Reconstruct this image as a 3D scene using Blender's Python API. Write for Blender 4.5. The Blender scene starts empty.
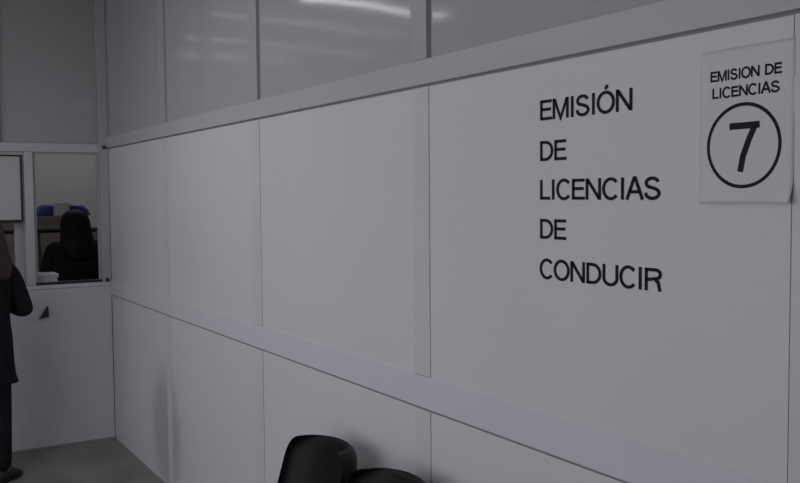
import bpy, bmesh, math, random
from mathutils import Vector, Matrix
random.seed(4)
S = bpy.context.scene
COL = S.collection

# ------------------------------------------------------------------ camera
YAW, PITCH, ROLL, FPX = 0.556246879, 0.0525164710, -0.00813656140, 881.3244
cam_d = bpy.data.cameras.new('camera'); cam = bpy.data.objects.new('camera', cam_d); COL.objects.link(cam)
fw = Vector((math.sin(YAW)*math.cos(PITCH), math.cos(YAW)*math.cos(PITCH), -math.sin(PITCH)))
rt = Vector((math.cos(YAW), -math.sin(YAW), 0)); up = rt.cross(fw)
r2 = rt*math.cos(ROLL) + up*math.sin(ROLL); u2 = up*math.cos(ROLL) - rt*math.sin(ROLL)
M = Matrix((r2, u2, -fw)).transposed().to_4x4(); M.translation = Vector((-1.4435, 0, 1.6019))
cam.matrix_world = M
cam_d.sensor_fit = 'HORIZONTAL'; cam_d.sensor_width = 36; cam_d.lens = FPX/800*36
cam_d.clip_start = 0.02
S.camera = cam

# ------------------------------------------------------------------ world, lights, exposure
S.view_settings.view_transform = 'Standard'; S.view_settings.look = 'None'
S.view_settings.exposure = 0; S.view_settings.gamma = 1; S.view_settings.use_curve_mapping = False
wd = bpy.data.worlds.new('world'); S.world = wd; wd.use_nodes = True
wd.node_tree.nodes['Background'].inputs[0].default_value = (.5, .5, .55, 1)
wd.node_tree.nodes['Background'].inputs[1].default_value = .02
def area(name, loc, target, sx, sy, power, col):
    l = bpy.data.lights.new(name, 'AREA'); l.shape = 'RECTANGLE'; l.size = sx; l.size_y = sy
    l.energy = power; l.color = col
    o = bpy.data.objects.new(name, l); COL.objects.link(o); o.location = loc
    o.rotation_euler = (Vector(target)-Vector(loc)).to_track_quat('-Z', 'Y').to_euler()
    return o
XL = -3.2                                   # room side of the wall opposite the lettering
area('daylight_window', (XL-.12, 2.3, 1.45), (0, 2.9, 1.2), 4.4, 2.1, 38, (.94, .945, 1))
FILL_PANELS = ((-1.9, -1.6, 6), (-1.75, 3.8, 14))  # fill lights added at the ceiling to brighten the room
for px_, py_, pw_ in FILL_PANELS: area('fill_panel_light', (px_, py_, 2.94), (px_, py_, 0), 1.15, .55, pw_, (.98, .97, 1))
area('fill_office_light', (.3, 7.7, 2.94), (.3, 7.7, 0), 1.15, .55, 6.5, (.98, .97, 1))  # unseen fill light added to brighten the office

# ------------------------------------------------------------------ helpers
def mat(name, col, rough=.5, noise=0, nscale=6, spec=.5, bump=0, bscale=200, metal=0, coat=0):
    m = bpy.data.materials.new(name); m.use_nodes = True
    nt = m.node_tree; b = nt.nodes['Principled BSDF']
    b.inputs['Base Color'].default_value = (*col, 1); b.inputs['Roughness'].default_value = rough
    b.inputs['Specular IOR Level'].default_value = spec; b.inputs['Metallic'].default_value = metal
    b.inputs['Coat Weight'].default_value = coat
    tc = nt.nodes.new('ShaderNodeTexCoord')
    if noise:
        n = nt.nodes.new('ShaderNodeTexNoise'); n.inputs['Scale'].default_value = nscale; n.inputs['Detail'].default_value = 4
        r = nt.nodes.new('ShaderNodeValToRGB')
        r.color_ramp.elements[0].color = (*[c*(1-noise) for c in col], 1); r.color_ramp.elements[0].position = .3
        r.color_ramp.elements[1].color = (*[min(1, c*(1+noise)) for c in col], 1); r.color_ramp.elements[1].position = .7
        nt.links.new(tc.outputs['Object'], n.inputs['Vector']); nt.links.new(n.outputs['Fac'], r.inputs['Fac'])
        nt.links.new(r.outputs['Color'], b.inputs['Base Color'])
    if bump:
        n2 = nt.nodes.new('ShaderNodeTexNoise'); n2.inputs['Scale'].default_value = bscale
        bp = nt.nodes.new('ShaderNodeBump'); bp.inputs['Strength'].default_value = bump; bp.inputs['Distance'].default_value = .01
        nt.links.new(tc.outputs['Object'], n2.inputs['Vector']); nt.links.new(n2.outputs['Fac'], bp.inputs['Height'])
        nt.links.new(bp.outputs['Normal'], b.inputs['Normal'])
    return m
WHITE = (.695, .68, .72)
m_panel = mat('painted_panel', WHITE, .42, .015, 1.5)
def dark_patch(m, c, size, tone):
    # a soft darker patch on the lower boards near the corner
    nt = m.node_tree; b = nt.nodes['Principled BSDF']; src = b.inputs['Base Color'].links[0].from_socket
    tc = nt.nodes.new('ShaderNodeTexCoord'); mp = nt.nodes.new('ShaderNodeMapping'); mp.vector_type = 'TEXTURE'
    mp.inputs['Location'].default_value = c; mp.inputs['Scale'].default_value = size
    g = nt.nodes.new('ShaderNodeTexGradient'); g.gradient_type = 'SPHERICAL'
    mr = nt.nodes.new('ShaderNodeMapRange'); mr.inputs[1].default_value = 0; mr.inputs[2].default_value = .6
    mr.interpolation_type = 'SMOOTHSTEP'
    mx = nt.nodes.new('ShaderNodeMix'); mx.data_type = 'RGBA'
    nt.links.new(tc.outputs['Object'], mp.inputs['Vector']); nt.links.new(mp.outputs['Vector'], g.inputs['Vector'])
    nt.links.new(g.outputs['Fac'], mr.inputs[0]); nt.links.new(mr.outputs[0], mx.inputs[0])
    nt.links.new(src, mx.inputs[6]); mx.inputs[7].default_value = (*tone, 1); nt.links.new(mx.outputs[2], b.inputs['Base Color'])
dark_patch(m_panel, (0, 4.80, .30), (.5, .34, .46), (.47, .46, .48))
m_rail = mat('painted_rail', (.685, .68, .735), .35, .02, 3)
m_railup = mat('dimmed_rail', (.50, .50, .53), .38, .02, 3)  # white rail greyed: the weaker light up there is in its colour
m_post = mat('painted_post', (.655, .645, .69), .36, .02, 3)
m_postup = mat('aluminium_post', (.42, .42, .44), .36, .02, 3)
m_groove = mat('dark_groove', (.30, .30, .33), .7)
m_gasket = mat('black_gasket', (.02, .02, .022), .5)
m_counter = mat('counter_panel', (.62, .62, .655), .45, .03, 2)
m_office = mat('office_wall', (.60, .60, .60), .7, .03, 2)
m_ceil = mat('ceiling_board', (.50, .50, .50), .8, .04, 3)
m_room = mat('room_wall', (.55, .55, .56), .7, .03, 2)
m_floor = mat('vinyl_floor', (.205, .207, .185), .38, .18, 3.5, bump=.05, bscale=30)
m_ink = mat('black_vinyl', (.008, .008, .011), .6, spec=.2)
m_ink2 = mat('printed_ink', (.015, .015, .018), .7, spec=.2)
m_paper = mat('paper', (.69, .68, .71), .7, .015, 8)
m_black = mat('black_plastic', (.004, .0042, .0055), .45, .2, 30, spec=.22, bump=.06, bscale=350)
m_steel = mat('dark_steel_tube', (.06, .06, .065), .35, metal=.8)
m_coat = mat('black_coat_cloth', (.010, .010, .014), .85, .3, 40, spec=.2, bump=.3, bscale=60)
m_trou = mat('dark_trouser_cloth', (.012, .011, .014), .85, .3, 40, spec=.2)
m_shoe = mat('black_leather', (.01, .01, .01), .4)
m_skin = mat('skin', (.36, .22, .17), .5, .05, 20)
m_hairr = mat('maroon_brown_hair', (.032, .010, .011), .5, .5, 60, bump=.5, bscale=90)
m_hairb = mat('black_brown_hair', (.007, .0045, .005), .65, .5, 60, spec=.2, bump=.5, bscale=90)
m_eye = mat('eye_white', (.6, .6, .6), .2); m_lip = mat('lip', (.30, .12, .10), .45)
m_blue = mat('blue_plastic', (.032, .042, .23), .4, .1, 10)
m_card = mat('cardboard', (.30, .265, .215), .8, .1, 12)
m_card2 = mat('grey_cardboard', (.33, .30, .26), .8, .1, 12)
m_label = mat('white_label', (.75, .74, .82), .6)
m_dark = mat('dark_shelf_metal', (.035, .034, .036), .5, .1, 10)
m_lamp = mat('lamp_housing', (.7, .7, .7), .4)
m_blind = mat('blind_board', (.50, .50, .51), .55, .02, 3)

def glass_mat():
    # milky pane: clear glossy face over a milky body, faintly wavy
    m = bpy.data.materials.new('milky_glass'); m.use_nodes = True
    nt = m.node_tree; b = nt.nodes['Principled BSDF']
    b.inputs['Base Color'].default_value = (.44, .44, .465, 1); b.inputs['Roughness'].default_value = .08
    b.inputs['IOR'].default_value = 1.6
    tc = nt.nodes.new('ShaderNodeTexCoord'); mp = nt.nodes.new('ShaderNodeMapping')
    mp.inputs['Scale'].default_value = (1, 1.2, 2.6)
    n = nt.nodes.new('ShaderNodeTexNoise'); n.inputs['Scale'].default_value = 1.3; n.inputs['Detail'].default_value = 1.0
    bp = nt.nodes.new('ShaderNodeBump'); bp.inputs['Strength'].default_value = .3; bp.inputs['Distance'].default_value = .006
    nt.links.new(tc.outputs['Object'], mp.inputs['Vector']); nt.links.new(mp.outputs['Vector'], n.inputs['Vector'])
    nt.links.new(n.outputs['Fac'], bp.inputs['Height']); nt.links.new(bp.outputs['Normal'], b.inputs['Normal'])
    return m
m_milky = glass_mat()
def clear_mat():
    m = bpy.data.materials.new('grey_tinted_glass'); m.use_nodes = True
    nt = m.node_tree; out = nt.nodes['Material Output']; b = nt.nodes['Principled BSDF']
    b.inputs['Base Color'].default_value = (.52, .52, .53, 1); b.inputs['Roughness'].default_value = .06
    t = nt.nodes.new('ShaderNodeBsdfTransparent'); t.inputs[0].default_value = (.72, .72, .74, 1)
    mx = nt.nodes.new('ShaderNodeMixShader'); mx.inputs[0].default_value = .62
    nt.links.new(t.outputs[0], mx.inputs[1]); nt.links.new(b.outputs[0], mx.inputs[2]); nt.links.new(mx.outputs[0], out.inputs[0])
    return m
m_clear = clear_mat()
def tube_mat():
    m = bpy.data.materials.new('fluorescent_tube'); m.use_nodes = True
    b = m.node_tree.nodes['Principled BSDF']
    b.inputs['Base Color'].default_value = (.9, .9, .9, 1)
    b.inputs['Emission Color'].default_value = (1, .98, 1, 1); b.inputs['Emission Strength'].default_value = 4.0
    return m
m_tube = tube_mat()

def link(name, bm, m, parent=None, smooth=False, loc=None):
    me = bpy.data.meshes.new(name); bmesh.ops.recalc_face_normals(bm, faces=bm.faces[:]); bm.to_mesh(me); bm.free()
    me.materials.append(m)
    if smooth:
        for p in me.polygons: p.use_smooth = True
    o = bpy.data.objects.new(name, me); COL.objects.link(o)
    if parent: o.parent = parent
    if loc is not None: o.location = loc
    return o
def box(bm, x0, x1, y0, y1, z0, z1, bev=0):
    g = bmesh.ops.create_cube(bm, size=1)
    bmesh.ops.scale(bm, vec=(abs(x1-x0), abs(y1-y0), abs(z1-z0)), verts=g['verts'])
    bmesh.ops.translate(bm, vec=((x0+x1)/2, (y0+y1)/2, (z0+z1)/2), verts=g['verts'])
    if bev:
        es = list({e for v in g['verts'] for e in v.link_edges})
        bmesh.ops.bevel(bm, geom=es, offset=bev, segments=2, affect='EDGES', profile=.6)
def obox(name, m, x0, x1, y0, y1, z0, z1, bev=0, parent=None):
    bm = bmesh.new(); box(bm, x0, x1, y0, y1, z0, z1, bev); return link(name, bm, m, parent)
def tube(bm, pts, r, n=10, caps=True):
    pts = [Vector(p) for p in pts]; rings = []
    for i, p in enumerate(pts):
        d = (pts[min(i+1, len(pts)-1)]-pts[max(i-1, 0)]).normalized()
        a = d.orthogonal().normalized() if i == 0 else (a-d*a.dot(d)).normalized()
        b = d.cross(a); rr = r[i] if isinstance(r, (list, tuple)) else r
        rings.append([bm.verts.new(p+(a*math.cos(2*math.pi*k/n)+b*math.sin(2*math.pi*k/n))*rr) for k in range(n)])
    for A, B in zip(rings, rings[1:]):
        for k in range(n): bm.faces.new((A[k], A[(k+1) % n], B[(k+1) % n], B[k]))
    if caps: bm.faces.new(rings[0][::-1]); bm.faces.new(rings[-1])
def struct(o, label=None):
    o['kind'] = 'structure'
    if label: o['label'] = label
    return o
def thing(name, label, cat, loc=(0, 0, 0), rz=0, group=None):
    o = bpy.data.objects.new(name, None); o.empty_display_size = .1; COL.objects.link(o)
    o.location = loc; o.rotation_euler = (0, 0, rz); return tag(o, label, cat, group)
def tag(o, label, cat, group=None):
    o['label'] = label; o['category'] = cat
    if group: o['group'] = group
    return o

# ------------------------------------------------------------------ the setting
YC = 5.936           # face of the service wall
H = 3.0              # ceiling height
Z1, Z2 = .9625, 1.926  # undersides of the two rails
Y0, W = 2.1558, 1.26
XR, YB, YF = 1.6, 8.9, -3.2   # office side wall, office back wall, rear wall
struct(obox('floor', m_floor, XL-.2, XR+.2, YF-.2, YB+.2, -.1, 0))
struct(obox('ceiling', m_ceil, XL-.2, XR+.2, YF-.2, YB+.2, H, H+.1))
struct(obox('wall_rear', m_room, XL-.2, .06, YF-.1, YF, 0, H))
# wall with the daylight window, opposite the lettering
bm = bmesh.new()
for a in ((YF, .05, 0, H), (4.55, YB, 0, H), (.05, 4.55, 0, .45), (.05, 4.55, 2.55, H)): box(bm, XL-.1, XL, *a)
wl = struct(link('wall_left', bm, m_room))
bm = bmesh.new()
for y in (.05, 1.53, 3.03, 4.51): box(bm, XL-.08, XL-.03, y, y+.04, .45, 2.55)
for z in (.45, 2.51): box(bm, XL-.08, XL-.03, .05, 4.55, z, z+.04)
struct(link('window_7', bm, m_post))
# office beyond
struct(obox('wall_office_back', m_office, XL, XR, YB, YB+.1, 0, H))
struct(obox('wall_office_side', m_office, XR, XR+.1, YC-.4, YB, 0, H))
struct(obox('wall_office_return', m_office, .06, XR, YC-.1, YC, 0, H))

# the long partition: backing, boards, rails, posts, panes
wr = struct(obox('wall_right', m_groove, .007, .06, YF, YC+.1, 0, Z2+.03))
POSTW = .085
ks = [-4, -3, -2, -1, 0, 1, 2, 3]
posts = [Y0 + k*W for k in ks]
for k in ks:
    ya = max(YF, Y0 + (k-1)*W + POSTW) if k > -4 else YF
    yb = Y0 + k*W - .0014
    if yb <= ya: continue
    if k == 3: yb = YC - .004
    for za, zb in ((0, Z1-.007), (Z1+.092, Z2-.007)):
        bm = bmesh.new(); box(bm, 0, .014, ya, yb, za, zb, .0015); link('wall_panel', bm, m_panel, wr)
n_tr = 0
def trim(m, *a, bev=.002):
    global n_tr
    n_tr += 1
    return struct(obox('trim_%d' % n_tr, m, *a, bev))
trim(m_rail, -.004, .02, YF, YC-.001, Z1, Z1+.096)
trim(m_railup, -.010, .06, YF, YC-.001, Z2, Z2+.072)
for k in ks[:-1]:
    y = Y0 + k*W
    trim(m_post, -.002, .02, y, y+POSTW-.003, 0, Z1-.007, bev=.001)
    trim(m_post, -.002, .02, y, y+POSTW-.003, Z1+.097, Z2-.007, bev=.001)
    trim(m_postup, -.008, .06, y, y+POSTW, Z2+.073, H)
n_w = 0
for k in ks:
    ya = YF if k == -4 else Y0+(k-1)*W+POSTW+.001
    yb = Y0+k*W-.001
    if yb <= ya: continue
    if k == 3: yb = YC-.003
    n_w += 1
    # the pane, seated in a dark rebate
    g = obox('glass_pane', m_milky, .004, .010, ya, yb-.005, Z2+.074, H)
    g.name = 'window_%d' % (n_w+7)
    struct(g)
    bm = bmesh.new(); box(bm, -.001, .05, yb-.005, yb, Z2+.074, H); link('window_gasket', bm, m_groove, g)

# the service wall at the end: front boards, mullions, rails
TX0 = XL
trim(m_railup, TX0, -.002, YC-.005, YC+.06, 1.893, 1.948)                 # head rail
sw = struct(obox('wall_service', m_counter, TX0, -.003, YC, YC+.04, .0, 1.022))
link('base_line', (lambda b: (box(b, TX0, -.003, YC-.004, YC, 0, .012), b)[1])(bmesh.new()), m_groove, sw)  # thin dark line along the foot of the front
trim(m_post, TX0, -.004, YC-.004, YC+.05, 1.024, 1.05)                   # sill rail
cpost = trim(m_postup, -.060, -.003, YC-.010, YC+.06, 1.051, H)                # corner post
for z in (1.062, 1.930):
    bm = bmesh.new(); g = bmesh.ops.create_cone(bm, cap_ends=True, segments=14, radius1=.013, radius2=.009, depth=.012)
    bmesh.ops.rotate(bm, verts=bm.verts, cent=(0, 0, 0), matrix=Matrix.Rotation(math.radians(90), 3, 'X'))
    bmesh.ops.translate(bm, vec=(-.030, YC-.02, z), verts=bm.verts)
    b_ = link('bolt', bm, m_gasket, cpost, True); b_['label'] = 'black bolt head'
trim(m_railup, -.520, -.468, YC-.012, YC+.05, 1.051, 1.892)                  # mullion between the hatches
trim(m_postup, -1.80, -1.74, YC-.012, YC+.05, 1.051, 1.892)
trim(m_postup, -.705, -.655, YC-.012, YC+.05, 1.949, H)
# hatch opening to the right: slim frame, black strip standing in for the sill's shadow line
bm = bmesh.new()
box(bm, -.467, -.450, YC+.012, YC+.03, 1.052, 1.891); box(bm, -.075, -.0605, YC+.012, YC+.03, 1.052, 1.891)
box(bm, -.450, -.075, YC+.012, YC+.03, 1.877, 1.891)
w1 = struct(link('window_1', bm, m_postup))
bm = bmesh.new(); box(bm, -.466, -.062, YC-.008, YC+.03, 1.051, 1.066); link('window_sill_shadow', bm, m_gasket, w1)
# hatch to the left: white board pulled two thirds down, dark edging
bm = bmesh.new(); box(bm, -1.73, -.541, YC+.004, YC+.018, 1.468, 1.862, .001)
w2 = struct(link('window_2', bm, m_blind))
bm = bmesh.new()
box(bm, -.541, -.529, YC-.002, YC+.022, 1.448, 1.872); box(bm, -1.73, -.541, YC-.002, YC+.022, 1.448, 1.467); box(bm, -1.73, -.541, YC-.002, YC+.022, 1.863, 1.872)
link('window_edging', bm, m_gasket, w2)
bm = bmesh.new(); box(bm, -.575, -.522, YC+.06, YC+.085, 1.06, 1.447); link('window_stile', bm, m_postup, w2)
# panes above the head rail
for i, (xa, xb) in enumerate(((-.654, -.061), (-1.79, -.706), (TX0, -1.80))):
    g = struct(obox('window_%d' % (i+3), m_clear, xa, xb, YC+.02, YC+.026, 1.949, H))

# ------------------------------------------------------------------ ceiling lamps
def lamp(x, y, L, z, label):
    t = thing('fluorescent_lamp', label, 'lamp', (x, y, z), 0, 'fluorescent lamps on the ceiling')
    bm = bmesh.new(); box(bm, -L/2, L/2, -.035, .035, .035, H-z, .004); link('housing', bm, m_lamp, t)
    bm = bmesh.new(); tube(bm, [(-L/2+.02, 0, .016), (L/2-.02, 0, .016)], .015, 12); link('tube', bm, m_tube, t, True)
    for s in (-1, 1): obox('end_cap', m_lamp, s*(L/2-.012)-.012, s*(L/2-.012)+.012, -.018, .018, 0, .036, .003, t)
for (x_, y_), lab in zip([p[:2] for p in FILL_PANELS]+[(.3, 7.7)], ('frame of an added fill light at the rear of the room', 'frame of an added fill light over the middle of the room', 'frame of an added fill light over the office shelving')):
    t = thing('fill_light_frame', lab, 'lamp', (x_, y_, 2.945))  # frames put around the added fill lights
    for sx in (-1, 1): obox('frame_bar', m_lamp, sx*.595-.015, sx*.595+.015, -.31, .31, 0, H-2.945, .003, t)
    for sy in (-1, 1): obox('frame_bar', m_lamp, -.58, .58, sy*.295-.015, sy*.295+.015, 0, H-2.945, .003, t)
lamp(-1.85, 5.60, 1.25, 2.95, 'fluorescent ceiling lamp in front of the service wall')
lamp(-1.75, 6.42, 1.9, 2.95, 'fluorescent ceiling lamp just behind the service wall')
lamp(-1.95, 7.45, 1.9, 2.95, 'fluorescent ceiling lamp deep in the office')

# ------------------------------------------------------------------ lettering
def arc(cx, cy, rx, ry, a0, a1, n=14):
    return [(cx+rx*math.cos(math.radians(a0+(a1-a0)*i/n)), cy+ry*math.sin(math.radians(a0+(a1-a0)*i/n))) for i in range(n+1)]
T = .074      # half of the stroke in units of the cap height
def glyph(c, T=T):
    lo, hi = T, 1-T
    if c == 'E': return .86, [[(.13, 0), (.13, 1)], [(.13, hi), (.82, hi)], [(.13, .53), (.77, .53)], [(.13, lo), (.84, lo)]]
    if c == 'M': return 1.12, [[(.12, 0), (.12, 1)], [(1.0, 0), (1.0, 1)], [(.15, .97), (.56, .03), (.97, .97)]]
    if c == 'I': return .38, [[(.19, 0), (.19, 1)]]
    if c == 'S':
        return .92, [[(.10, .30)] + arc(.46, .27, .335, .215, 200, 270, 6) + arc(.46, .275, .335, .22, 275, 400, 9)
                     + [(.56, .49), (.36, .54)] + arc(.44, .73, .30, .205, 235, 90, 10) + arc(.45, .73, .30, .205, 88, 12, 7)]
    if c in 'OÓ':
        s = [arc(.53, .5, .445, .455, 0, 360, 32)]
        if c == 'Ó': s.append([(.50, 1.10), (.64, 1.27)])
        return 1.07, s
    if c == 'N': return 1.0, [[(.12, 0), (.12, 1)], [(.87, 0), (.87, 1)], [(.14, .96), (.85, .04)]]
    if c == 'D': return .98, [[(.13, 0), (.13, 1)], [(.13, lo), (.42, lo)] + arc(.42, .5, .45, .5-T, -90, 90, 16) + [(.13, hi)]]
    if c == 'L': return .74, [[(.13, 0), (.13, 1)], [(.13, lo), (.72, lo)]]
    if c == 'C': return .98, [arc(.52, .5, .42, .455, 42, 318, 26)]
    if c == 'A': return .94, [[(.05, 0), (.44, .97), (.50, .97), (.89, 0)], [(.22, .35), (.72, .35)]]
    if c == 'U': return .99, [[(.12, 1), (.12, .36)] + arc(.495, .36, .375, .30, 180, 360, 14) + [(.87, .36), (.87, 1)]]
    if c == 'R': return 1.0, [[(.13, 0), (.13, 1)], [(.13, hi), (.62, hi)] + arc(.62, .735, .24, .265-T, 90, -90, 10) + [(.13, .47)],
                              [(.60, .47), (.75, .40), (.80, .18), (.85, 0)]]
    if c == '7': return .72, [[(.03, .91), (.70, .91)], [(.60, .90), (.46, .62), (.34, .31), (.28, 0)]]
    return .4, []
def stroke(bm, pts, t, f, d0, d1):
    q = [pts[0]]
    for p in pts[1:]:
        if (Vector(p)-Vector(q[-1])).length > 1e-3: q.append(p)
    pts = q
    closed = len(pts) > 4 and (Vector(pts[0])-Vector(pts[-1])).length < 1e-4
    if closed: pts = pts[:-1]
    n = len(pts); P = [Vector(p) for p in pts]; Lf, Rt = [], []
    for i in range(n):
        a = P[i-1] if (closed or i > 0) else None
        b = P[(i+1) % n] if (closed or i < n-1) else None
        d1_ = (P[i]-a).normalized() if a is not None else None
        d2_ = (b-P[i]).normalized() if b is not None else None
        d = ((d1_ or d2_) + (d2_ or d1_)).normalized()
        nn = Vector((-d.y, d.x)); k = 1/max(.5, d.dot(d2_ or d1_))
        Lf.append(P[i]+nn*t*k); Rt.append(P[i]-nn*t*k)
    def V(p, dd): return bm.verts.new(f(p.x, p.y, dd))
    ring = [[V(l, d0), V(r, d0), V(r, d1), V(l, d1)] for l, r in zip(Lf, Rt)]
    for i in range(n if closed else n-1):
        A, B = ring[i], ring[(i+1) % n]
        for k in range(4): bm.faces.new((A[k], A[(k+1) % 4], B[(k+1) % 4], B[k]))
    if not closed: bm.faces.new(ring[0][::-1]); bm.faces.new(ring[-1])
def word_layout(txt, total, h, T=T):
    raw = sum(.5 if c == ' ' else glyph(c, T)[0] for c in txt)
    return total/(raw*h)      # horizontal scale
def wall_word(txt, ytop, yend, z0, h, label):
    t = thing('wall_lettering', label, 'lettering', (-.0005, ytop, z0))
    sx = word_layout(txt, ytop-yend, h); u = 0
    for c in txt:
        if c == ' ': u += .5*h*sx; continue
        w, ss = glyph(c); bm = bmesh.new()
        f = (lambda a, b, d, u=u: Vector((-d, -(u+a*h*sx), b*h)))
        for s in ss: stroke(bm, s, T, f, 0, .0012)
        o = link('letter', bm, m_ink, t); o['label'] = 'black letter %s' % c
        u += w*h*sx
tx = 'black lettering '
for txt, ye, z, lab in (('EMISIÓN', 1.363, 1.7815, 'black wall lettering reading EMISIÓN, top line of five'),
                        ('DE', 1.572, 1.6825, 'black wall lettering reading DE between EMISIÓN and LICENCIAS'),
                        ('LICENCIAS', 1.283, 1.588, 'black wall lettering reading LICENCIAS, middle line of five'),
                        ('DE', 1.572, 1.4920, 'black wall lettering reading DE between LICENCIAS and CONDUCIR'),
                        ('CONDUCIR', 1.277, 1.394, 'black wall lettering reading CONDUCIR, bottom line of five')):
    wall_word(txt, 1.667, ye-.002, z, .0488, lab)

# paper notice with a curling lower edge
ps = thing('paper_notice', 'white paper notice with a circled 7 taped to the panel', 'notice', (0, 1.182, 1.581))
PW, PH = .207, .297
def curl(u, v):
    # distance off the wall at u (to the right) and v (up from the lower edge)
    b = max(0, 1-v/.06)**2*.006
    c = max(0, (u-PW+.05)/.05)*max(0, 1-v/.05)
    return .0015 + b + .009*c*c + .0012*math.sin(u*22+v*9)**2
def pf(a, b, d): return Vector((-curl(a, b)-d, -a, b))
bm = bmesh.new(); NU, NV = 22, 30; gridv = []
for d in (0, .0004):
    gridv.append([[bm.verts.new(pf(PW*i/NU, PH*j/NV, d)) for j in range(NV+1)] for i in range(NU+1)])
for k, g in enumerate(gridv):
    for i in range(NU):
        for j in range(NV):
            q = (g[i][j], g[i+1][j], g[i+1][j+1], g[i][j+1]); bm.faces.new(q if k else q[::-1])
A, B = gridv
bord = [(i, 0) for i in range(NU)]+[(NU, j) for j in range(NV)]+[(i, NV) for i in range(NU, 0, -1)]+[(0, j) for j in range(NV, 0, -1)]
for q, (i, j) in enumerate(bord):
    i2, j2 = bord[(q+1) % len(bord)]
    bm.faces.new((A[i][j], A[i2][j2], B[i2][j2], B[i][j]))
link('sheet', bm, m_paper, ps, True)
def paper_line(txt, u0, u1, v, h, T2, name, slant=.05):
    sx = word_layout(txt, u1-u0, h, T2); u = u0; bm = bmesh.new()
    for c in txt:
        if c == ' ': u += .5*h*sx; continue
        w, ss = glyph(c, T2)
        f = (lambda a, b, d, u=u: pf(u+a*h*sx, v+b*h+(u-u0)*slant*0, d))
        for s in ss: stroke(bm, s, T2, f, .0005, .0009)
        u += w*h*sx
    return link(name, bm, m_ink2, ps)
paper_line('EMISION DE', .023, .181, .2365, .0205, .10, 'printed_line')
paper_line('LICENCIAS', .028, .177, .2035, .0205, .10, 'printed_line')
bm = bmesh.new(); stroke(bm, arc(.1000, .1100, .0790, .0780, 0, 360, 64), .0034, pf, .0005, .0009); link('printed_ring', bm, m_ink2, ps)
bm = bmesh.new()
for s in glyph('7')[1]: stroke(bm, [(.066+a*.100, .060+b*.096) for a, b in s], .0064, pf, .0005, .0009)
link('printed_numeral', bm, m_ink2, ps)

# ------------------------------------------------------------------ chairs
def chair(label, loc, rz):
    # local: sitter faces -x, the back is towards +x, width along y
    t = thing('waiting_chair', label, 'chair', loc, rz, 'chairs along the partition')
    def slab(rows, th, wf):
        # rows: (x, z, halfwidth, bend); closed padded shell
        bm = bmesh.new(); n = 14; fr, bk = [], []
        for (x, z, hw, bend, tx_, tz_) in rows:
            f_, b_ = [], []
            for i in range(n+1):
                s = -1+2*i/n; y = hw*math.sin(s*math.pi/2)*1.0
                e = abs(s)**3
                cx = x-bend*s*s
                k = th*(1-.55*e)
                f_.append(bm.verts.new((cx-tx_*k, y, z-tz_*k))); b_.append(bm.verts.new((cx+tx_*k, y, z+tz_*k)))
            fr.append(f_); bk.append(b_)
        for G in (fr, bk):
            for A, B in zip(G, G[1:]):
                for i in range(n): bm.faces.new((A[i], A[i+1], B[i+1], B[i]))
        for A, B in ((fr[0], bk[0]), (fr[-1], bk[-1])):
            for i in range(n): bm.faces.new((A[i], A[i+1], B[i+1], B[i]))
        for q in (0, n):
            for j in range(len(fr)-1): bm.faces.new((fr[j][q], fr[j+1][q], bk[j+1][q], bk[j][q]))
        return bm
    zt = .793; rows = []
    for q in range(23):
        v = math.sin(q/22*math.pi/2); z = .47+(zt-.47)*v
        hw = .193-.010*(1-v); e = max(0, (z-(zt-.085))/.085)
        hw -= .075*(1-math.sqrt(max(0, 1-min(1, e)**2.4)))
        k = max(.22, math.sqrt(max(0, 1-e**6)))
        rows.append((-.105+.105*v, z, hw, .095, .97*k, -.25*k))
    o = link('backrest', slab(rows, .017, 0), m_black, t, True)
    o.modifiers.new('sub', 'SUBSURF').render_levels = 2
    rows = []
    for q in range(13):
        v = q/12; x = -.07-.42*v
        hw = .188+.010*math.sin(v*3.14); e = max(0, (v-.8)/.2); hw *= 1-e**2.4*.25
        rows.append((x, .445-.02*math.sin(v*3.0)+.0-.02*e*e, hw, .0, .0, 1.0 if q < 12 else .5))
    o = link('seat', slab(rows, .022, 0), m_black, t, True); o.modifiers.new('sub', 'SUBSURF').render_levels = 2
    bm = bmesh.new()
    for s in (-1, 1):
        tube(bm, [(-.09, s*.12, .41), (-.05, s*.12, .425), (-.035, s*.12, .47), (-.02, s*.12, .62)], .009)
        tube(bm, [(-.46, s*.17, .408), (-.08, s*.17, .408)], .010)
    tube(bm, [(-.42, -.17, .408), (-.42, .17, .408)], .009); tube(bm, [(-.12, -.17, .408), (-.12, .17, .408)], .009)
    link('seat_frame', bm, m_steel, t, True)
    for sx, x0, x1 in ((0, -.43, -.48), (1, -.10, -.01)):
        for s in (-1, 1):
            bm = bmesh.new(); tube(bm, [(x0, s*.17, .41), ((x0+x1)/2, s*.18, .2), (x1, s*.195, .018)], .011)
            L = link('leg', bm, m_steel, t, True)
            bm = bmesh.new(); tube(bm, [(x1, s*.195, .03), (x1, s*.195, 0)], [.014, .016]); link('foot_cap', bm, m_black, L, True)
    return t
chair('black waiting chair, the farther of two against the partition', (-.085, 2.555, 0), math.radians(2))
chair('black waiting chair, the nearer of two against the partition', (-.085, 2.120, 0), math.radians(2))

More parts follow.
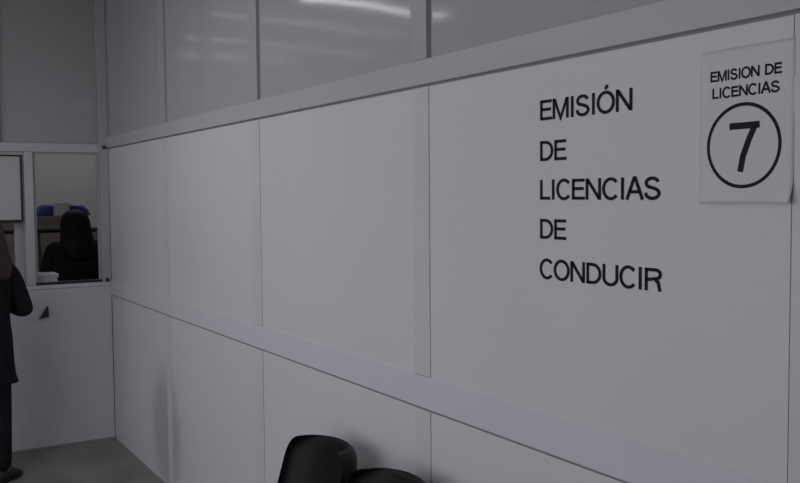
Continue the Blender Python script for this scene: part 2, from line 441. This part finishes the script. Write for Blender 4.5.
# ------------------------------------------------------------------ people
def skin(name, V, E, m, parent, root=0, sub=2):
    names = list(V); idx = {k: i for i, k in enumerate(names)}
    me = bpy.data.meshes.new(name)
    me.from_pydata([V[k][0] for k in names], [(idx[a], idx[b]) for a, b in E], [])
    o = bpy.data.objects.new(name, me); COL.objects.link(o)
    mo = o.modifiers.new('skin', 'SKIN'); mo.use_smooth_shade = True
    sv = me.skin_vertices[0].data
    for k in names:
        r = V[k][1]; sv[idx[k]].radius = r if isinstance(r, tuple) else (r, r)
        sv[idx[k]].use_root = False
    sv[root].use_root = True
    su = o.modifiers.new('sub', 'SUBSURF'); su.levels = sub; su.render_levels = sub
    dg = bpy.context.evaluated_depsgraph_get(); dg.update()
    me2 = bpy.data.meshes.new_from_object(o.evaluated_get(dg)); o.modifiers.clear(); o.data = me2
    me2.materials.clear(); me2.materials.append(m)
    for p in me2.polygons: p.use_smooth = True
    if parent: o.parent = parent
    return o
def chain(*ks): return list(zip(ks, ks[1:]))
def ellip(bm, c, r, rot=None, seg=20):
    g = bmesh.ops.create_uvsphere(bm, u_segments=seg, v_segments=seg//2, radius=1)
    bmesh.ops.scale(bm, vec=r, verts=g['verts'])
    bmesh.ops.translate(bm, vec=c, verts=g['verts']); return g['verts']
def person(name_label, loc, rz, arms, hairm, hair_len, toe, lower_coat, lift=0):
    # local: faces +y, 1.5 m tall
    t = thing('person', name_label, 'person', loc, rz)
    V = {'pel': ((0, 0, .80), (.135, .10)), 'wai': ((0, .0, .95), (.115, .085)), 'che': ((0, -.005, 1.10), (.135, .095)),
         'clav': ((0, -.01, 1.205), (.095, .065)), 'nk': ((0, 0, 1.265), .048), 'jaw': ((0, .015, 1.335), (.060, .068)),
         'hd': ((0, .012, 1.405), (.074, .088)), 'top': ((0, .0, 1.465), (.058, .068)),
         'nose': ((0, .112, 1.378), .010)}
    E = chain('pel', 'wai', 'che', 'clav', 'nk', 'jaw', 'hd', 'top') + [('hd', 'nose')]
    J = {}
    for s, n in ((-1, 'l'), (1, 'r')):
        sh_ = Vector((s*.150, -.005, 1.195)); el, wr_ = (Vector(p) for p in arms[n])
        V[n+'sh'] = (tuple(sh_), .046); V[n+'el'] = (tuple(el), .034); V[n+'wr'] = (tuple(wr_), .024)
        d = (wr_-el).normalized(); side = Vector((-s, 0, 0)); side = (side-d*side.dot(d)).normalized()
        pal = wr_+d*.05; V[n+'pa'] = (tuple(pal), (.030, .016)); J[n] = (sh_, el, wr_)
        E += chain('clav', n+'sh', n+'el', n+'wr', n+'pa')
        down = d.cross(side); down = down if down.z < 0 else -down
        for i, (off, L) in enumerate(((.024, .060), (.009, .070), (-.007, .066), (-.022, .050))):
            b0 = pal+d*.028+side*off; b1 = b0+d*L*.5+down*.004; b2 = b1+d*L*.4+down*.016
            V[f'{n}f{i}a'] = (tuple(b0), .0095); V[f'{n}f{i}b'] = (tuple(b1), .0085); V[f'{n}f{i}c'] = (tuple(b2), .0065)
            E += chain(n+'pa', f'{n}f{i}a', f'{n}f{i}b', f'{n}f{i}c')
        t0 = wr_+d*.028+side*.028; t1 = t0+d*.028+side*.020+down*.008
        V[n+'ta'] = (tuple(t0), .011); V[n+'tb'] = (tuple(t1), .009); E += chain(n+'wr', n+'ta', n+'tb')
        ft = Vector((math.sin(s*toe), math.cos(s*toe), 0))
        V[n+'hip'] = ((s*.075, 0, .74), .085); V[n+'kn'] = ((s*.080, .015, .42), .052)
        V[n+'cf'] = ((s*.080, -.012, .29), .050); V[n+'an'] = ((s*.080, -.01, .072), .032)
        toep = Vector((s*.080, -.01, .03))+ft*.13
        V[n+'to'] = (tuple(toep), .026)
        E += chain('pel', n+'hip', n+'kn', n+'cf', n+'an', n+'to'); J[n+'toe'] = (Vector((s*.080, -.01, .04)), ft)
        V[n+'ear'] = ((s*.082, .0, 1.385), (.008, .016)); E.append(('hd', n+'ear'))
    skin('body', V, E, m_skin, t)
    # trousers, a tube of cloth per leg meeting at the hips
    TV = {'p': ((0, 0, .80), (.115, .085))}; TE = []
    for s, n in ((-1, 'l'), (1, 'r')):
        TV[n+'h'] = ((s*.074, 0, .70), .080); TV[n+'k'] = ((s*.082, .01, .42), .066); TV[n+'c'] = ((s*.081, -.01, .27), .060); TV[n+'a'] = ((s*.080, -.008, .050), .056)
        TE += chain('p', n+'h', n+'k', n+'c', n+'a')
    skin('trousers', TV, TE, m_trou, t)
    # coat with sleeves and a lower skirt that flares slightly
    bm = bmesh.new(); n_ = 28; rr = []; lc = lower_coat
    for z, rx, ry in ((lc, .182, .135), (lc+.03, .166, .128), (.75, .158, .122), (.84, .158, .118), (.95, .140, .108), (1.06, .155, .116), (1.14, .172, .118),
                      (1.195+lift, .175, .100), (1.228+lift, .140, .082), (1.252+lift*.6, .085, .066), (1.285, .060, .058)):
        rr.append([bm.verts.new((rx*math.copysign(abs(math.cos(a))**.85, math.cos(a)), ry*math.copysign(abs(math.sin(a))**.85, math.sin(a))-.006, z+.004*math.sin(3*a))) for a in (2*math.pi*k/n_ for k in range(n_))])
    for A, B in zip(rr, rr[1:]):
        for k in range(n_): bm.faces.new((A[k], A[(k+1) % n_], B[(k+1) % n_], B[k]))
    ct_ = link('coat', bm, m_coat, t, True); ct_.modifiers.new('sub', 'SUBSURF').render_levels = 1
    for n in 'lr':
        a, b, c = J[n]; cf = b.lerp(c, .88); a = a+Vector((0, 0, lift))
        skin('sleeve', {'i': (tuple(a.lerp(Vector((0, 0, a.z)), .45)), .058), 's': (tuple(a), .062), 'm': (tuple(a.lerp(b, .5)), .054), 'e': (tuple(b), .050), 'w': (tuple(cf), .040)}, chain('i', 's', 'm', 'e', 'w'), m_coat, t)
    for s, n in ((-1, 'l'), (1, 'r')):
        a, ft = J[n+'toe']; bm = bmesh.new()
        side = Vector((ft.y, -ft.x, 0)); rows = []
        for q, (u, w, h) in enumerate(((-.055, .022, .05), (-.045, .034, .075), (0, .036, .085), (.05, .042, .085), (.10, .044, .058), (.14, .036, .038), (.165, .018, .026))):
            c = Vector((a.x, a.y, 0))+ft*u
            rows.append([bm.verts.new(c+side*(w*math.cos(k*math.pi/8))+Vector((0, 0, h*(math.sin(k*math.pi/8)**.7 if 0 < k < 8 else 0)))) for k in range(9)])
        for A, B in zip(rows, rows[1:]):
            for k in range(8): bm.faces.new((A[k], A[k+1], B[k+1], B[k]))
            bm.faces.new((A[0], B[0], B[8], A[8]))
        bm.faces.new(rows[0]); bm.faces.new(rows[-1][::-1])
        link('shoe', bm, m_shoe, t, True)
    # hair: cap over the skull flowing down the back to the shoulders
    bm = bmesh.new(); n = 28; rows = []
    prof = [(1.505, .012, 0), (1.495, .055, 0), (1.465, .086, -.004), (1.42, .098, -.010), (1.37, .101, -.020), (1.32, .105, -.030),
            (1.26, .118, -.040), (1.20, .122, -.050), (1.20-(hair_len-.3)*.6, .115, -.062), (1.20-(hair_len-.3), .085, -.066)]
    for z, r, oy in prof:
        row = []
        for k in range(n):
            a = 2*math.pi*k/n
            x, y = math.cos(a)*r, math.sin(a)*r*1.02
            front = max(0, math.sin(a))
            if z < 1.45: y -= front**.8*(.125 if z > 1.3 else .15)
            wv = 1+.05*math.sin(5*a+z*31)+.03*math.sin(11*a+z*17)
            row.append(bm.verts.new((x*wv, y*wv+oy+.006, z)))
        rows.append(row)
    for A, B in zip(rows, rows[1:]):
        for k in range(n): bm.faces.new((A[k], A[(k+1) % n], B[(k+1) % n], B[k]))
    bm.faces.new(rows[0]); bm.faces.new(rows[-1][::-1])
    if hair_len > .35: bmesh.ops.scale(bm, vec=(1.22, 1.1, 1), verts=bm.verts); bmesh.ops.translate(bm, vec=(.012, 0, 0), verts=bm.verts)
    hr = link('hair', bm, hairm, t, True); hr.modifiers.new('sub', 'SUBSURF').render_levels = 2
    for s in (-1, 1):
        bm = bmesh.new(); ellip(bm, (s*.030, .083, 1.402), (.013, .009, .008), seg=12); link('eye', bm, m_eye, t, True)
    bm = bmesh.new(); ellip(bm, (0, .083, 1.338), (.024, .010, .008), seg=12); link('mouth', bm, m_lip, t, True)
    return t
person('standing person with long maroon-brown hair and black coat in front of the service wall', (-.85, 5.37, 0), math.radians(0),
       {'l': ((-.235, .03, .965), (-.14, .24, 1.03)), 'r': ((.235, .00, .955), (.13, .22, 1.00))}, m_hairr, .36, math.radians(42), .575)
person('person in black with long dark hair seen from behind through the service hatch', (-.100, 6.52, 0), math.radians(0),
       {'l': ((-.21, .03, .95), (-.12, .24, .98)), 'r': ((.21, .03, .95), (.12, .24, .98))}, m_hairb, .34, math.radians(12), .62, .045).scale = (1.03, 1.03, 1.01)

# ------------------------------------------------------------------ office things
# worktop inside the hatch, on panel legs
ct = thing('office_worktop', 'white worktop behind the service hatch carrying paper stacks', 'worktop', (0, 0, 0))
obox('top', m_blind, -1.7, .5, YC+.062, YC+.27, 1.02, 1.045, .003, ct)
for x in (-1.68, .46): obox('leg', m_blind, x, x+.025, YC+.065, YC+.26, 0, 1.02, .002, ct)
for i, (x, y, w, h, lab) in enumerate(((-.385, 6.10, .13, .068, 'white paper stack on the worktop inside the service hatch'),)):
    bm = bmesh.new()
    for k in range(5):
        dx, dy = random.uniform(-.006, .006), random.uniform(-.005, .005)
        box(bm, -w/2+dx, w/2+dx, -.085+dy, .085+dy, k*h/5+.0005, (k+1)*h/5-.0015, .0008)
    o = link('paper_stack', bm, m_paper, None, False, (x, y, 1.0455)); tag(o, lab, 'papers')
# shelving unit with boxes
def shelf_unit(x0, x1, y0, y1, zs, top, label):
    t = thing('shelving_unit', label, 'shelf', ((x0+x1)/2, (y0+y1)/2, 0))
    w, d = (x1-x0)/2, (y1-y0)/2
    for sx in (-1, 1):
        for sy in (-1, 1):
            obox('upright', m_dark, sx*w-.018*(sx > 0), sx*w+.018*(sx < 0), sy*d-.018*(sy > 0), sy*d+.018*(sy < 0), 0, top, .002, t)
    for z in zs: obox('shelf_board', m_dark, -w+.002, w-.002, -d+.002, d-.002, z-.014, z, .002, t)
    obox('back_panel', m_dark, -w+.02, w-.02, d-.006, d-.001, .08, top-.02, 0, t)
    return t
shelf_unit(-.285, .75, 7.05, 7.45, (.10, .53, .955, 1.365), 1.366, 'dark shelving unit with cardboard boxes behind the person at the hatch')
shelf_unit(-1.60, -.33, 7.05, 7.45, (.10, .53, .955, 1.365), 1.366, 'dark shelving unit seen below the lowered white hatch board')
def carton(x0, x1, y0, y1, z, h, m, label, group, lid=True):
    t = thing('cardboard_box', label, 'box', ((x0+x1)/2, (y0+y1)/2, z+.001), 0, group)
    w, d = (x1-x0)/2, (y1-y0)/2
    obox('box_body', m, -w, w, -d, d, 0, h*.72 if lid else h, .004, t)
    if lid: obox('box_lid', m, -w-.006, w+.006, -d-.006, d+.006, h*.70, h, .004, t)
    return t
G = 'cardboard boxes on the office shelves'
carton(-.265, .00, 7.06, 7.40, 1.365, .098, m_card, 'low tan cardboard box under the blue tub on top of the shelving', G)
carton(-.235, -.085, 7.06, 7.40, .955, .383, m_card2, 'tall greyish cardboard box on the shelf beside the person in black', G)
carton(-.06, .20, 7.06, 7.40, .955, .383, m_card2, 'greyish cardboard box on the shelf behind the person in black', G)
carton(-.72, -.385, 7.06, 7.40, 1.365, .075, m_card, 'tan cardboard box on top of the shelving behind the hatch board', G)
carton(-.70, -.40, 7.06, 7.40, .955, .383, m_card2, 'greyish cardboard box on the shelf below the hatch board', G)
# blue tub with a white label, lying across the boxes
bt = thing('storage_tub', 'blue plastic tub with a white label on top of the cardboard boxes', 'tub', (-.055, 7.23, 1.4645))
bm = bmesh.new(); NR = 24; rows = []
for z, k in ((0, 1.0), (.012, 1.0), (.04, .93), (.07, .80), (.084, .66), (.088, .4)):
    rows.append([bm.verts.new((math.copysign(abs(math.cos(a))**.5, math.cos(a))*.205*k, math.copysign(abs(math.sin(a))**.5, math.sin(a))*.15*(.6+.4*k), z)) for a in (2*math.pi*i/NR for i in range(NR))])
for A, B in zip(rows, rows[1:]):
    for i in range(NR): bm.faces.new((A[i], A[(i+1) % NR], B[(i+1) % NR], B[i]))
bm.faces.new(rows[0][::-1]); bm.faces.new(rows[-1]); link('tub_body', bm, m_blue, bt, True)
bm = bmesh.new(); box(bm, -.085, .030, -.158, -.1545, .002, .100, .0008); o = link('paper_label', bm, m_label, bt); o['label'] = 'white paper label'

# small dark catch on the counter front
hk = thing('catch', 'small dark triangular catch on the white front below the hatch', 'catch', (-.425, YC, .872))
bm = bmesh.new()
pts = [(-.034, -.040), (.030, -.026), (.026, .042), (.018, .042)]
a = [bm.verts.new((x, -.004, z)) for x, z in pts]; b = [bm.verts.new((x*.9, -.016, z*.9)) for x, z in pts]
bm.faces.new(a); bm.faces.new(b[::-1])
for i in range(4): bm.faces.new((a[i], a[(i+1) % 4], b[(i+1) % 4], b[i]))
link('catch_plate', bm, m_gasket, hk)
bm = bmesh.new(); box(bm, .006, .022, -.004, -.0005, -.02, .02, .001); link('mount', bm, m_gasket, hk)
